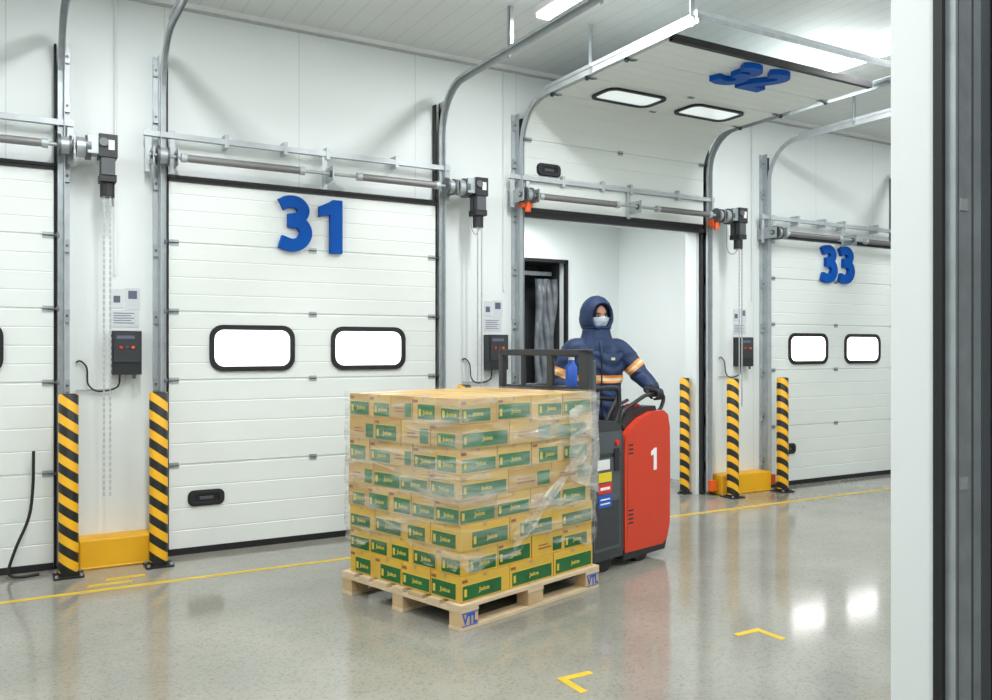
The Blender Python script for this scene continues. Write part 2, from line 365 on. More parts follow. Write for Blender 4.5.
def door(n,x0,x1,num,opened=False,zs=2.97,operator=True):
    cx=(x0+x1)/2; e=empty('door_%d'%n,(cx,6.78,0)); P=mkpath(opened); Ht=2.83; WW=W-.002
    # leaf
    smp=[(0,0)]
    for s in SEAMS: smp+=[(s-.010,0),(s-.005,.010),(s+.005,.010),(s+.010,0)]
    ed=[0]+SEAMS+[Ht]
    for a,c in zip(ed,ed[1:]):
        for k in (1,2,3):
            s=a+(c-a)*k/4; smp+=[(s-.006,0),(s-.002,.003),(s+.002,.003),(s+.006,0)]
    if opened: smp+=[(i*.04+.013,0) for i in range(14,31)]
    smp.append((Ht,0)); smp.sort()
    b=B(); F=[];Bk=[]
    for s,o in smp:
        y,z,T,Nn=P(s); F.append((y-Nn[1]*o,z-Nn[2]*o)); Bk.append((y-Nn[1]*.04,z-Nn[2]*.04))
    k=len(F); vs=[(x0,y,z) for y,z in F]+[(x1,y,z) for y,z in F]+[(x0,y,z) for y,z in Bk]+[(x1,y,z) for y,z in Bk]; fs=[]
    for i in range(k-1): fs+=[(i,i+1,k+i+1,k+i),(2*k+i,2*k+i+1,3*k+i+1,3*k+i),(i,i+1,2*k+i+1,2*k+i),(k+i,k+i+1,3*k+i+1,3*k+i)]
    fs+=[(0,k,3*k,2*k),(k-1,2*k-1,4*k-1,3*k-1)]
    b.add(vs,fs,M_door); b.obj('leaf',e)
    b=B()
    def fr(s,xx):
        y,z,T,Nn=P(s); return basis((xx,y,z),(1,0,0),T,Nn)
    for sx in (-.485,.485):
        M=fr(1.545,cx+sx)
        b.frame(rrect(.665,.36,.10),rrect(.60,.295,.078),-.005,.018,M_blk,M)
        b.frame(rrect(.61,.305,.08),rrect(.585,.28,.07),-.003,.012,M_dsteel,M)
        b.prism(rrect(.61,.305,.08),-.004,.006,M_winopen if opened else M_win,M)
    b.obj('windows',e)
    b=B(); M=fr(2.545,cx-.01)
    for ch,dx in zip(num,(-.145,.165)): b.digit(ch,.44,.045,M_blue,M@Matrix.Translation((dx,0,.002)))
    b.obj('number',e)
    b=B(); M=fr(.40,x0+.27)
    b.prism(rrect(.27,.12,.045),0,.012,M_blk,M); b.frame(rrect(.25,.10,.04),rrect(.19,.06,.02),.012,.022,M_bplas,M); b.box(-.05,.05,-.012,.012,.010,.016,M_mgrey,M)
    b.obj('handle',e,.002)
    # hinges
    b=B()
    for s in SEAMS:
        for xx in (x0+.035,cx,x1-.035):
            M=fr(s,xx); w=.03 if xx==cx else .035
            b.box(-w,w,-.022,-.006,0,.006,M_steel,M); b.box(-w,w,.006,.022,0,.006,M_steel,M); b.cyl((-w,0,.006),(w,0,.006),.005,M_dsteel,8,M)
            if xx!=cx:
                sg=-1 if xx<cx else 1; b.cyl((0,0,.012),(sg*.06,0,.012),.006,M_dsteel,8,M); b.cyl((sg*.05,0,.012),(sg*.07,0,.012),.02,M_mgrey,12,M)
    M=fr(0,cx); b.box(-(x1-x0)/2,(x1-x0)/2,-.02,.03,-.03,.004,M_blk,M)
    M=fr(Ht,cx); b.box(-(x1-x0)/2,(x1-x0)/2,-.03,.01,-.04,.012,M_blk,M)
    b.obj('hinges_seals',e)
    # guides
    yend=4.38 ; b=B(); tp=trackpath(yend)
    for side,xe in ((-1,x0),(1,x1)):
        a=xe+side*.025; c=xe+side*.065; A,C=min(a,c),max(a,c)
        sweep(b,tp,A,C,-.004,.0,M_steel)
        o=xe+side*.067; sweep(b,tp,min(o,c),max(o,c)+.002,-.004,.05,M_steel_l)
        i0=xe+side*.025; sweep(b,tp,min(i0,i0+side*.003),max(i0,i0+side*.003),0,.018,M_steel_l)
        q0=xe+side*.068; q1=xe+side*.105
        b.box(min(q0,q1),max(q0,q1),W-.02,WW,0,3.75,M_steel_l)
        b.box(min(q0,q0+side*.004),max(q0,q0+side*.004),W-.085,WW,0,3.75,M_steel)
        for z in (.25,.75,1.25,1.75,2.25,2.75,3.25,3.6):
            b.box(min(q0,q1),max(q0,q1),W-.045,W-.018,z,z+.09,M_steel); b.cyl((q0+side*.02,W-.05,z+.045),(q0+side*.02,W-.04,z+.045),.01,M_dsteel,8)
        s0=xe+side*.004;s1=xe+side*.020; b.box(min(s0,s1),max(s0,s1),6.775,WW,0,3.72,M_blk)
        h0=xe+side*.07;h1=xe+side*.075
        b.box(min(h0,h1),max(h0,h1),yend,6.3,3.86,3.89,M_steel_l)
        for yy in (yend+.04,5.6):
            b.box(min(h0,h0+side*.035),max(h0,h0+side*.035),yy,yy+.005,3.86,H,M_steel); b.box(min(h0,h0+side*.004),max(h0,h0+side*.004),yy,yy+.035,3.80,H,M_steel)
        b.box(min(xe+side*.03,xe+side*.10),max(xe+side*.03,xe+side*.10),6.66,6.73,.05,.16,M_orange)
        if opened:
            b.box(min(xe+side*.0,xe+side*.10),max(xe+side*.0,xe+side*.10),6.62,6.70,2.86,2.93,M_orange); b.cyl((xe+side*.05,6.62,2.82),(xe+side*.05,6.62,2.95),.028,M_orange,12)
    b.box(x0-.08,x1+.08,yend,yend+.04,3.87,3.90,M_steel_l)
    b.box(x0-.08,x1+.08,yend,yend+.004,3.84,3.87,M_steel)
    b.obj('tracks',e)
    # shaft, springs, rail
    b=B(); ys=6.60
    b.cyl((x0-.16,ys,zs),(x1+.128,ys,zs),.0135,M_steel)
    for a,c in ((x0+.1,x0+.95),(x1-.75,x1-.08)):
        b.cyl((a,ys,zs),(c,ys,zs),.027,M_spring)
        k=int((c-a)/.016)
        for i in range(k): b.cyl((a+i*.016,ys,zs),(a+i*.016+.008,ys,zs),.030,M_spring,12)
        b.cyl((a-.04,ys,zs),(a,ys,zs),.034,M_steel_l); b.cyl((c,ys,zs),(c+.04,ys,zs),.034,M_steel_l)
    for xx in (x0-.11,x1+.02):
        b.cyl((xx,ys,zs),(xx+.018,ys,zs),.075,M_dsteel); b.cyl((xx+.018,ys,zs),(xx+.07,ys,zs),.058,M_steel); b.cyl((xx+.07,ys,zs),(xx+.085,ys,zs),.07,M_dsteel)
    for xx in (x0-.14,x0+.03,cx+.1,x1+.115):
        b.box(xx,xx+.006,ys-.05,WW,zs-.06,zs+.06,M_steel); b.box(xx-.03,xx+.012,W-.1,W-.094,zs-.1,zs+.22,M_steel_l)
        b.cyl((xx-.01,ys,zs),(xx+.012,ys,zs),.028,M_dsteel,12)
    b.box(x0-.18,x1+.125,W-.115,W-.11,zs+.165,zs+.205,M_steel_l); b.box(x0-.18,x1+.125,W-.11,W-.07,zs+.165,zs+.17,M_steel)
    for xx in (x0+.4,cx-.25,cx+.1,x1-.4): b.box(xx,xx+.03,W-.12,WW,zs+.14,zs+.24,M_steel_l)
    if not opened: b.box(x0-.01,x1+.01,6.738,6.76,2.845,2.866,M_blk)
    else: b.box(x0-.01,x1+.01,6.74,6.80,2.80,2.835,M_blk)
    b.obj('torsion_shaft',e)
    if operator:
        e3=empty('chain_hoist',(x1+.33,ys,zs))
        b=B(); a=x1+.27
        b.cyl((x1+.135,ys,zs),(x1+.19,ys,zs),.07,M_steel,20); b.cyl((x1+.19,ys,zs),(x1+.225,ys,zs),.085,M_dsteel,20)
        b.box(x1+.20,x1+.27,ys-.08,ys+.05,zs-.05,zs+.08,M_steel)
        b.box(a,a+.12,ys-.10,ys+.06,zs-.07,zs+.09,M_bplas); b.box(a+.015,a+.105,ys-.09,ys+.05,zs-.20,zs-.07,M_mgrey)
        b.cyl((a+.06,ys-.02,zs-.34),(a+.06,ys-.02,zs-.07),.048,M_bplas); b.box(a+.005,a+.115,ys-.09,ys+.05,zs-.24,zs-.19,M_bplas)
        b.cyl((a+.03,ys-.10,zs+.03),(a+.03,ys-.115,zs+.03),.03,M_dsteel); b.box(a+.06,a+.1,ys-.104,ys-.1,zs-.02,zs+.05,M_paper)
        b.box(a+.02,a+.1,ys+.05,W-.012,zs-.03,zs+.05,M_steel)
        b.tube([(a+.09,ys-.02,zs-.3),(a+.11,ys+.1,zs-.38),(a+.115,W-.03,zs-.30),(a+.115,W-.03,zs-.05)],.005,M_conduit,8)
        b.obj('operator',e3,.006)
        b=B(); chain(b,a+.035,ys-.06,zs-.341,1.30 if n!=1 else .55,M_conduit); chain(b,a+.075,ys-.06,zs-.341,.95 if n!=1 else .55,M_conduit)
        b.obj('hoist_chain')
door(1,*DOORS[0],'30'); door(2,*DOORS[1],'31'); door(3,*DOORS[2],'32',opened=True); door(4,*DOORS[3],'33',zs=2.85)

# control boxes + notices
def control(x):
    e=empty('door_control_box',(x,W,1.52)); b=B(); WW=W-.002
    b.box(x-.10,x+.10,W-.11,WW,1.37,1.69,M_bplas); b.box(x-.09,x+.09,W-.118,W-.11,1.46,1.68,M_dgrey)
    b.cyl((x-.04,W-.118,1.57),(x-.04,W-.128,1.57),.012,M_str,12); b.cyl((x,W-.118,1.57),(x,W-.128,1.57),.010,M_mgrey,12); b.cyl((x+.04,W-.118,1.57),(x+.04,W-.128,1.57),.012,M_orange,12)
    b.box(x-.07,x+.05,W-.12,W-.117,1.63,1.655,M_ink); b.cyl((x+.05,W-.1,1.37),(x+.05,W-.1,1.34),.012,M_mgrey,10)
    b.obj('housing',e,.008)
    b=B(); b.tube([(x-.04,W-.05,1.38),(x-.06,W-.05,1.28),(x-.18,W-.04,1.25),(x-.25,W-.04,1.30),(x-.26,W-.03,1.42),(x-.30,W-.02,1.47),(x-.33,W-.02,1.46)],.006,M_blk,8)
    b.tube([(x+.0,W-.05,1.38),(x-.02,W-.05,1.30),(x-.12,W-.03,1.265),(x-.33,W-.02,1.26)],.006,M_conduit,8)
    b.obj('cable',e)
    b=B(); b.box(x-.10,x-.01,W-.004,WW,1.86,2.0,M_notice); b.box(x-.08,x-.035,W-.006,W-.004,1.90,1.95,M_ink)
    b.box(x-.10,x+.09,W-.004,WW,1.72,1.845,M_notice); b.box(x+.0,x+.1,W-.005,WW,1.85,2.01,M_notice)
    for i in range(5): b.box(x-.08,x+.06-.02*(i%2),W-.006,W-.004,1.82-i*.018,1.825-i*.018,M_ink)
    b.box(x+.02,x+.08,W-.007,W-.005,1.93,1.99,M_ink); b.obj('notices',e)
for x in (.77,3.91,7.07): control(x)
b=B()
for x in (.70,4.02,7.25): b.cyl((x,W-.012,2.1),(x,W-.012,H-.06),.009,M_paper,8)
b.obj('wall_conduit')
b=B(); b.tube([(.17,6.70,.85),(.165,6.68,.6),(.14,6.66,.4),(.06,6.62,.2),(.02,6.60,.05),(.08,6.6,.012),(.2,6.62,.012)],.010,M_blk,8); b.obj('floor_cable')

# ------------------------------------------------------------ bollards + kerbs
def bollard(x,y,r=.063,h=1.25,fp=3.0):
    e=empty('striped_bollard',(x,y,0)); b=B()
    b.tube([(x,y,.01),(x,y,h-.012),(x,y,h-.003),(x,y,h)],[r,r,r-.006,r-.02],M_stripe,28,k=1)
    b.obj('post',e,org=(x,y,0))
    b=B(); b.prism(rrect(r*fp,r*fp,.015),0,.012,M_blk,Matrix.Translation((x,y,0)))
    if fp>2.5:
        for a in (-1,1):
            for c in (-1,1): b.cyl((x+a*r*1.2,y+c*r*1.2,.01),(x+a*r*1.2,y+c*r*1.2,.028),.011,M_steel,6)
    b.cyl((x,y,.01),(x,y,.035),r+.004,M_blk,28); b.obj('foot_plate',e)
for q in ((.375,6.51),(.955,6.51),(3.44,6.51),(6.63,6.50),(7.38,6.50)): bollard(*q)
bollard(6.352,6.93,.052,1.25,2.3)
for a,c in ((.45,.93),(3.52,4.02),(6.60,7.34)):
    b=B(); b.box(a,c,W-.21,W-.003,0,.21,M_yel); b.box(a,c,W-.215,W-.003,0,.02,M_yel); b.obj('yellow_kerb',bevel=.012)

# floor markings
b=B(); b.box(XL,XR,6.00,6.05,0,.002,M_yline); b.obj('floor_line')
def lmark(name,x,y,sx):
    b=B(); b.box(min(x,x+sx*.19),max(x,x+sx*.19),y-.04,y,0,.002,M_yline); b.box(min(x,x+sx*.04),max(x,x+sx*.04),y-.20,y,0,.0021,M_yline); b.obj(name)
lmark('floor_corner_mark',2.25,3.33,1); lmark('floor_corner_mark',3.63,3.37,-1)
b=B()
for (x0_,x1_,y) in ((.46,.73,6.16),(.58,.83,6.28)): 
    b.prism([(x0_,y-.03),(x1_,y-.02),(x1_+.01,y+.02),(x0_+.02,y+.03)],0,.002,M_yline)
b.obj('floor_paint_dashes')

# ------------------------------------------------------------ pallet + cartons
A=math.radians(16); MP=Matrix.Translation((2.165,4.135,0))@Matrix.Rotation(A,4,'Z')
PW,PD=1.25,1.10
e=empty('wooden_pallet',tuple(MP@Vector((PW/2,PD/2,0)))); b=B()
BX=(0,PW/2-.07,PW-.14); BY=(0,PD/2-.05,PD-.10)
for y in BY:
    b.box(0,PW,y,y+.10,0,.022,M_wood2,MP)
    for x in BX: b.box(x+.003,x+.137,y+.002,y+.098,.022,.098,M_wood,MP)
for x in BX: b.box(x,x+.14,0,PD,.098,.120,M_wood2,MP)
y=0; wb=[.13,.10,.13,.10,.13,.10,.13]; gap=(PD-sum(wb))/6
for w in wb: b.box(0,PW,y,y+w,.121,.143,M_wood2 if random.random()<.6 else M_wood,MP); y+=w+gap
for x in BX:
    for y in BY:
        for dx in (.04,.10):
            for dy in (.03,.07): b.cyl((x+dx,y+dy,.143),(x+dx,y+dy,.1445),.004,M_dsteel,6,MP)
b.obj('boards',e,.003)
b=B(); vs,fs=textgeo('VTL',.115,.058,.002,.03)
for x in (.07,PW-.07):
    b.add(vs,fs,M_stb,MP@basis((x,.0015,.060),(1,0,0),(0,0,1),(0,-1,0)))
    b.box(x-.062,x+.062,-.001,.001,.092,.097,M_stb,MP); b.box(x-.062,x+.062,-.001,.001,.022,.027,M_stb,MP)
b.obj('stencil',e)

e=empty('wrapped_carton_stack',tuple(MP@Vector((PW/2,PD/2,.146)))); b=B()
logo_v,logo_f=textgeo('Juice',.085,.032,.0012,.02)
SX,SY=PW-.06,PD-.07
def carton(x0,x1,y0,y1,z0,z1,low):
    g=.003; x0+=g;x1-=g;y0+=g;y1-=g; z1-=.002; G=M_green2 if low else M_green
    b.box(x0,x1,y0,y1,z0,z1,M_kraft3 if low else random.choice((M_kraft,M_kraft2,M_kraft2)),MP)
    def face(o,u,w):
        h=z1-z0; n=Vector(u).cross(Vector((0,0,1))); F=MP@basis(o,u,(0,0,1),n)
        v=random.random()
        if v<.90:
            a0=w*random.choice((.03,.05,.22)); a1=w*random.choice((.97,.96,.82)); t=random.choice((.60,.64,.70))
            b.box(a0,a1,h*.07,h*t,0,.0015,G,F)
            cx_=(a0+a1)/2; b.add(logo_v,logo_f,M_gold,F@Matrix.Translation((cx_+.012,h*.35,.0015)))
            b.box(a0+.01,a0+.03,h*.2,h*.5,.0015,.0025,M_gold,F)
            b.box(a0,a1,h*t,h*(t+.03),0,.0016,M_gold,F)
            if random.random()<.6: b.box(w*.02,w*.02+.04,h*.76,h*.88,0,.0015,M_brown,F)
        else:
            b.box(w*.2,w*.6,h*.3,h*.36,0,.0015,M_brown,F); b.box(w*.2,w*.5,h*.45,h*.5,0,.0015,M_brown,F)
            b.box(w*.66,w*.95,h*.1,h*.7,0,.0015,G,F)
        b.box(w*.44,w*.52,h*.86,h*1.0,0,.0012,M_tape,F)
    if y0<.1: face((x0,y0,z0),(1,0,0),x1-x0)
    if x0<.1: face((x0,y1,z0),(0,-1,0),y1-y0)
    if x1>SX-.05: face((x1,y0,z0),(0,1,0),y1-y0)
    if y1>SY-.05: face((x1,y1,z0),(-1,0,0),x1-x0)
    b.box(x0,x1,(y0+y1)/2-.025,(y0+y1)/2+.025,z1,z1+.0008,M_tape,MP)
lh=.1415
for k in range(8):
    jx=random.uniform(-.007,.007); jy=random.uniform(-.007,.007); nx,ny=((3,4),(4,5))[k%2]; z0=.146+k*lh
    for i in range(nx):
        for j in range(ny):
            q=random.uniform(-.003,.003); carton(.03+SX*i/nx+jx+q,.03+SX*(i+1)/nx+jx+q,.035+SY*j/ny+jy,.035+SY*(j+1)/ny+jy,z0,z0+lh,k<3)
b.obj('cartons',e)
# film
b=B(); rings=[]
NZ=26
x0,x1,y0,y1=.012,PW-.012,.014,PD-.014
def side(p,q,n): return [(p[0]+(q[0]-p[0])*i/n,p[1]+(q[1]-p[1])*i/n) for i in range(n)]
per=side((x0,y0),(x1,y0),24)+side((x1,y0),(x1,y1),22)+side((x1,y1),(x0,y1),24)+side((x0,y1),(x0,y0),22)
for k in range(NZ+1):
    z=.36+(1.288-.36)*k/NZ; r=[]
    for i,(x,y) in enumerate(per):
        zz=z-(.05*math.sin(i*.37)+.03*math.sin(i*.9))*(1-k/NZ)
        d=.006*math.sin(i*1.3+k*.9)+.004*math.sin(i*2.9-k*1.7); nx=(x-PW/2)/(PW/2); ny=(y-PD/2)/(PD/2)
        r.append((x+nx*d*.6,y+ny*d*.6,zz))
    rings.append(r)
b.loft(rings,M_film,MP,cap=False)
b.obj('stretch_film',e)
b=B()
rings=[]
for i in range(29):
    t=i/28; x=PW-.01-.82*t; zc=.95-.50*t+.03*math.sin(t*5); w=.05+.07*t
    rings.append([(x,-.004+.007*math.sin(j*2.1+i*.8),zc+w*(j/6-.5)) for j in range(7)])
b.loft(rings,M_film2,MP,cap=False,close=False)
rings=[]
for i in range(13):
    t=i/12; x=PW-.01-.30*t
    rings.append([(x,-.006+.007*math.sin(j*1.3+i*.8),.62+.66*(j/9)*(1-.35*t)+.12*t) for j in range(10)])
b.loft(rings,M_film2,MP,cap=False,close=False)
b.obj('film_tail',e)

# ------------------------------------------------------------ pallet truck
MT=Matrix.Translation((3.349,4.654,0))@Matrix.Rotation(A,4,'Z')
E=empty('electric_pallet_truck',tuple(MT@Vector((.55,.4,0))))
side_=lambda a,c,d:(a,d,c)
b=B()
for y in (.07,.57): # forks in the pallet pockets
    b.prism([(-1.14,.055),(-1.05,.045),(.12,.045),(.12,.092),(-1.05,.092),(-1.14,.075)],y,y+.16,M_mgrey,MT,side_)
    b.cyl((-.95,y+.03,.041),(-.95,y+.14,.041),.04,M_blk,16,MT)
b.box(.06,.14,.0,.8,.10,.40,M_dgrey,MT)
b.obj('forks',E,.004)
b=B() # backrest
b.box(.03,.08,-.04,.05,.15,1.55,M_dgrey,MT); b.box(.03,.08,.76,.80,.15,1.55,M_dgrey,MT)
b.box(.03,.08,-.04,.80,1.51,1.555,M_dgrey,MT)
b.box(.04,.07,.29,.345,.3,1.52,M_dgrey,MT); b.box(.04,.07,.56,.59,.3,1.52,M_dgrey,MT)
b.box(.04,.07,.05,.75,1.27,1.30,M_dgrey,MT); b.box(.04,.07,.05,.75,.7,.74,M_dgrey,MT)
b.box(.082,.12,-.035,.045,.9,1.48,M_mgrey,MT)
b.obj('load_backrest',E,.006)
b=B() # battery box
b.prism([(.10,.09),(.47,.09),(.48,.14),(.48,.93),(.45,1.02),(.38,1.05),(.10,1.06)],0.0,.8,M_dgrey,MT,side_)
b.obj('battery_box',E,.018)
b=B()
b.box(.13,.44,-.004,.0,.16,.80,M_mgrey,MT); b.box(.145,.425,-.006,-.004,.18,.50,M_dgrey,MT)
b.box(.13,.45,-.005,0,.83,.98,M_mgrey,MT)
b.box(.17,.31,-.007,-.004,.72,.79,M_paper,MT); b.box(.18,.33,-.008,-.004,.635,.70,M_sty,MT)
b.box(.18,.33,-.008,-.004,.555,.625,M_str,MT); b.box(.18,.33,-.008,-.004,.46,.545,M_stb,MT)
b.box(.20,.31,-.009,-.008,.48,.49,M_white,MT); b.box(.20,.31,-.009,-.008,.51,.52,M_white,MT); b.box(.20,.31,-.009,-.008,.58,.60,M_white,MT)
b.box(.36,.42,-.012,-.004,.70,.86,M_bplas,MT); b.cyl((.39,-.004,.9),(.39,-.02,.9),.02,M_str,14,MT)
b.obj('battery_panels',E,.002)
b=B() # guard hoop & grab bar
for v in (.06,.72): b.tube([(.13,v,1.04),(.13,v,1.22),(.15,v,1.265),(.20,v,1.28),(.44,v,1.28),(.49,v,1.265),(.51,v,1.22),(.50,v,1.10),(.46,v,1.02)],.018,M_bplas,12,MT)
b.tube([(.44,.12,1.04),(.52,.12,1.14),(.58,.13,1.185),(.58,.2,1.19),(.58,.4,1.19),(.58,.62,1.19),(.58,.68,1.185),(.52,.69,1.14),(.44,.69,1.04)],.016,M_bplas,12,MT)
b.obj('guard_rail',E)
b=B() # red drive housing
prof=[(.50,.10),(.99,.09),(1.05,.13),(1.085,.24),(1.09,.6),(1.085,.96),(1.06,1.06),(1.0,1.095),(.85,1.09),(.70,1.05),(.58,.985),(.51,.92),(.495,.80)]
b.prism(prof,0.0,.30,M_red,MT,side_)
o=b.obj('drive_housing',E,.035,seg=4)
b=B()
b.box(.49,.60,.02,.29,.05,.12,M_blk,MT); b.prism([(.50,.045),(1.03,.045),(1.06,.12),(.50,.12)],.012,.288,M_bplas,MT,side_)
b.cyl((.74,.03,.115),(.74,.12,.115),.115,M_blk,28,MT); b.cyl((.74,.025,.115),(.74,.125,.115),.06,M_steel,20,MT)
b.cyl((.62,.60,.075),(.62,.68,.075),.075,M_blk,20,MT); b.cyl((1.0,.60,.075),(1.0,.68,.075),.075,M_blk,20,MT)
b.cyl((.3,.03,.075),(.3,.1,.075),.075,M_blk,20,MT); b.cyl((.3,.7,.075),(.3,.77,.075),.075,M_blk,20,MT)
b.obj('wheels',E,.006)
b=B()
b.prism([(.46,.12),(1.15,.12),(1.18,.15),(1.18,.20),(.46,.20)],.31,.86,M_dgrey,MT,side_)
b.box(.50,1.14,.33,.84,.20,.206,M_blk,MT); b.box(.46,1.18,.80,.86,.2,.42,M_dgrey,MT)
b.obj('operator_platform',E,.012)
b=B()
for z in (.30,.33,.36,.39,.80,.83,.86): b.box(.545,.60,-.002,.004,z,z+.012,M_bplas,MT)
b.digit('1',.165,.002,M_white,MT@basis((.87,-.0005,.74),(1,0,0),(0,0,1),(0,-1,0)))
b.box(.53,.534,-.002,.004,.2,.9,M_brown,MT)
b.obj('housing_details',E)
b=B() # console and tiller loop
b.prism([(.56,.96),(.66,1.03),(.84,1.085),(.98,1.09),(.96,1.13),(.82,1.13),(.63,1.08),(.54,1.0)],.05,.25,M_bplas,MT,side_)
b.tube([(.56,.10,1.0),(.62,.10,1.10),(.74,.10,1.15),(.90,.10,1.205),(1.0,.10,1.21),(1.12,.10,1.205),(1.15,.10,1.17),(1.11,.10,1.10),(1.02,.10,1.06)],.015,M_bplas,12,MT)
b.cyl((.98,.10,1.209),(1.12,.10,1.206),.018,M_blk,14,MT)
b.tube([(.56,.22,1.0),(.62,.22,1.10),(.74,.22,1.14),(.84,.22,1.17)],.013,M_bplas,10,MT)
b.box(.78,.86,.12,.2,1.12,1.145,M_str,MT)
b.obj('steering_console',E,.004)
b=B(); c=(.14,.20)
b.tube([(c[0],c[1],1.30),(c[0],c[1],1.43),(c[0],c[1],1.455),(c[0],c[1],1.48)],[.042,.042,.026,.02],M_stb,18,MT,k=1); b.cyl((c[0],c[1],1.48),(c[0],c[1],1.50),.022,M_white,14,MT); b.box(.05,.20,.14,.26,1.27,1.30,M_dgrey,MT)
b.obj('blue_bottle',E)

# ------------------------------------------------------------ worker
PX=3.349+.961*.9-.276*.56; PY=4.654+.2756*.9+.961*.56
MW=Matrix.Translation((PX,PY,.206))@Matrix.Rotation(math.radians(-20.5),4,'Z')
Wk=empty('warehouse_worker',(PX,PY,.206))
def ell(cx,cy,z,rx,ry,n=28,p=2.3):
    o=[]
    for i in range(n):
        t=2*math.pi*i/n; c=math.cos(t);s=math.sin(t)
        o.append((cx+rx*math.copysign(abs(c)**(2/p),c),cy+ry*math.copysign(abs(s)**(2/p),s),z))
    return o
b=B()
b.loft([ell(0,.01,z,rx,ry) for z,rx,ry in ((.74,.17,.12),(.77,.20,.155),(.86,.205,.158),(.96,.19,.148),(1.08,.205,.155),(1.2,.225,.16),(1.30,.222,.15),(1.36,.20,.128),(1.41,.155,.11),(1.46,.11,.10),(1.52,.085,.09))],M_navy)
def limb(pts,r,fold=0):
    b.tube(pts,r,M_navy,16,k=8)
LS,LE,LW=(.182,.005,1.345),(.335,-.06,1.155),(.395,-.215,1.045)
RS,RE,RW=(-.182,.005,1.345),(-.275,.03,1.09),(-.215,-.145,1.035)
limb([(.09,0,1.345),LS,(.270,-.02,1.255),LE,(.372,-.145,1.095),LW],[.088,.088,.083,.075,.065,.050])
limb([(-.09,0,1.345),RS,(-.248,.02,1.225),RE,(-.258,-.06,1.055),RW],[.088,.088,.083,.075,.065,.050])
for q,r in (((.29,-.03,1.235),.082),((.33,-.065,1.17),.079),((.355,-.11,1.13),.070),((-.262,.025,1.18),.083),((-.270,-.01,1.09),.076)): b.ball(q,r,r,r*.62,M_navy)
for sx in (-1,1): limb([(sx*.09,.01,.84),(sx*.10,.0,.72),(sx*.105,-.015,.48),(sx*.11,.01,.28),(sx*.115,.015,.09)],[.115,.105,.078,.073,.066])
for sx in (-1,1):
    b.loft([ell(sx*.12,-.045,z,rx,ry,20) for z,rx,ry in ((0.0,.05,.135),(.03,.052,.138),(.06,.048,.12))],M_navy)
    b.ball((sx*.12,.015,.08),.056,.065,.07,M_navy)
raw=b.obj('raw',None)
rm=raw.modifiers.new('r','REMESH'); rm.mode='VOXEL'; rm.voxel_size=.0055
sm=raw.modifiers.new('s','SMOOTH'); sm.factor=.5; sm.iterations=8
dg=bpy.context.evaluated_depsgraph_get(); me=bpy.data.meshes.new_from_object(raw.evaluated_get(dg)); bpy.data.objects.remove(raw)
me.materials.clear()
for m_i in (M_navy,M_navy_d,M_boot,M_refl,M_refl2): me.materials.append(m_i)
# cloth folds
for v in me.vertices:
    c=v.co
    if .78<c.z<1.33:
        f=.0045*math.sin(c.z*70+3*math.sin(c.x*15)+2*math.sin(c.y*19))
        n_=Vector((c.x,c.y,0)); 
        if n_.length>.05: v.co=c+n_.normalized()*f
def along(p,a,c):
    a=Vector(a);c=Vector(c);d=c-a;t=(p-a).dot(d)/d.length_squared; return t,(p-(a+d*t)).length
for f in me.polygons:
    c=f.center; k=0; f.use_smooth=True
    if c.z<.10: k=2
    elif c.z<.775: k=1
    for a,e2 in ((LS,LE),(RS,RE)):
        t,d=along(c,a,e2)
        if d<.11 and abs(c.x)>.2:
            if .62<t<.86: k=3
            if .70<t<.78: k=4
    if abs(c.x)<.225 and 1.085<c.z<1.145 and k==0:
        la=along(c,LE,LW); ra=along(c,RE,RW)
        if ra[1]>.08 and la[1]>.08: k=4 if 1.105<c.z<1.125 else 3
    f.material_index=k
me.transform(MW); ob=bpy.data.objects.new('body',me); S.collection.objects.link(ob); ob.parent=Wk; ob.matrix_parent_inverse=Matrix.Translation(-Vector(Wk.location))
b=B()
b.tube([(0,-.158,1.30),(0,-.155,1.2),(0,-.148,1.0),(0,-.16,.82)],.006,M_blk,8,MW)
b.box(.075,.105,-.160,-.154,1.265,1.285,M_refl2,MW); b.tube([(0,-.095,1.44),(0,-.13,1.38),(0,-.155,1.30)],.012,M_navy,8,MW)
b.obj('zip',Wk)
# head
MH=MW@Matrix.Translation((0,-.014,1.612))@Matrix.Rotation(math.radians(10),4,'Z')@Matrix.Rotation(math.radians(4),4,'X')@Matrix.Scale(1.06,4)
b=B(); rings=[]
nz=22; nu=32
for i in range(nz+1):
    ph=math.pi*i/nz; r=[]
    for j in range(nu):
        th=2*math.pi*j/nu; x=.077*math.sin(ph)*math.cos(th); y=.095*math.sin(ph)*math.sin(th); z=.118*math.cos(ph)
        if z<-.02: x*=1-(-z-.02)*2.4; 
        if y<0:
            dz=z; g=math.exp(-(x/.012)**2)*math.exp(-((dz+.018)/.022)**2); y-=.020*g
            y-=.006*math.exp(-(x/.05)**2)*math.exp(-((dz-.024)/.010)**2)
            y+=.007*(math.exp(-((abs(x)-.031)/.014)**2))*math.exp(-((dz-.004)/.012)**2)
            y-=.006*math.exp(-(x/.022)**2)*math.exp(-((dz+.062)/.010)**2)
            y-=.008*math.exp(-(x/.025)**2)*math.exp(-((dz+.098)/.014)**2)
        r.append((x,y,z))
    rings.append(r)
b.loft(rings,M_skin,MH,cap=False)
for sx in (-1,1):
    b.ball((sx*.030,-.079,.004),.0135,.009,.0085,M_eyew,MH); b.ball((sx*.030,-.0865,.004),.006,.003,.0065,M_hair,MH)
    b.tube([(sx*.014,-.095,.020),(sx*.030,-.094,.025),(sx*.048,-.084,.021)],[.003,.004,.002],M_hair,8,MH)
    b.tube([(sx*.016,-.088,.008),(sx*.030,-.0885,.014),(sx*.044,-.081,.008)],.0018,M_hair,6,MH)
    b.ball((sx*.079,.005,-.005),.010,.02,.03,M_skin,MH)
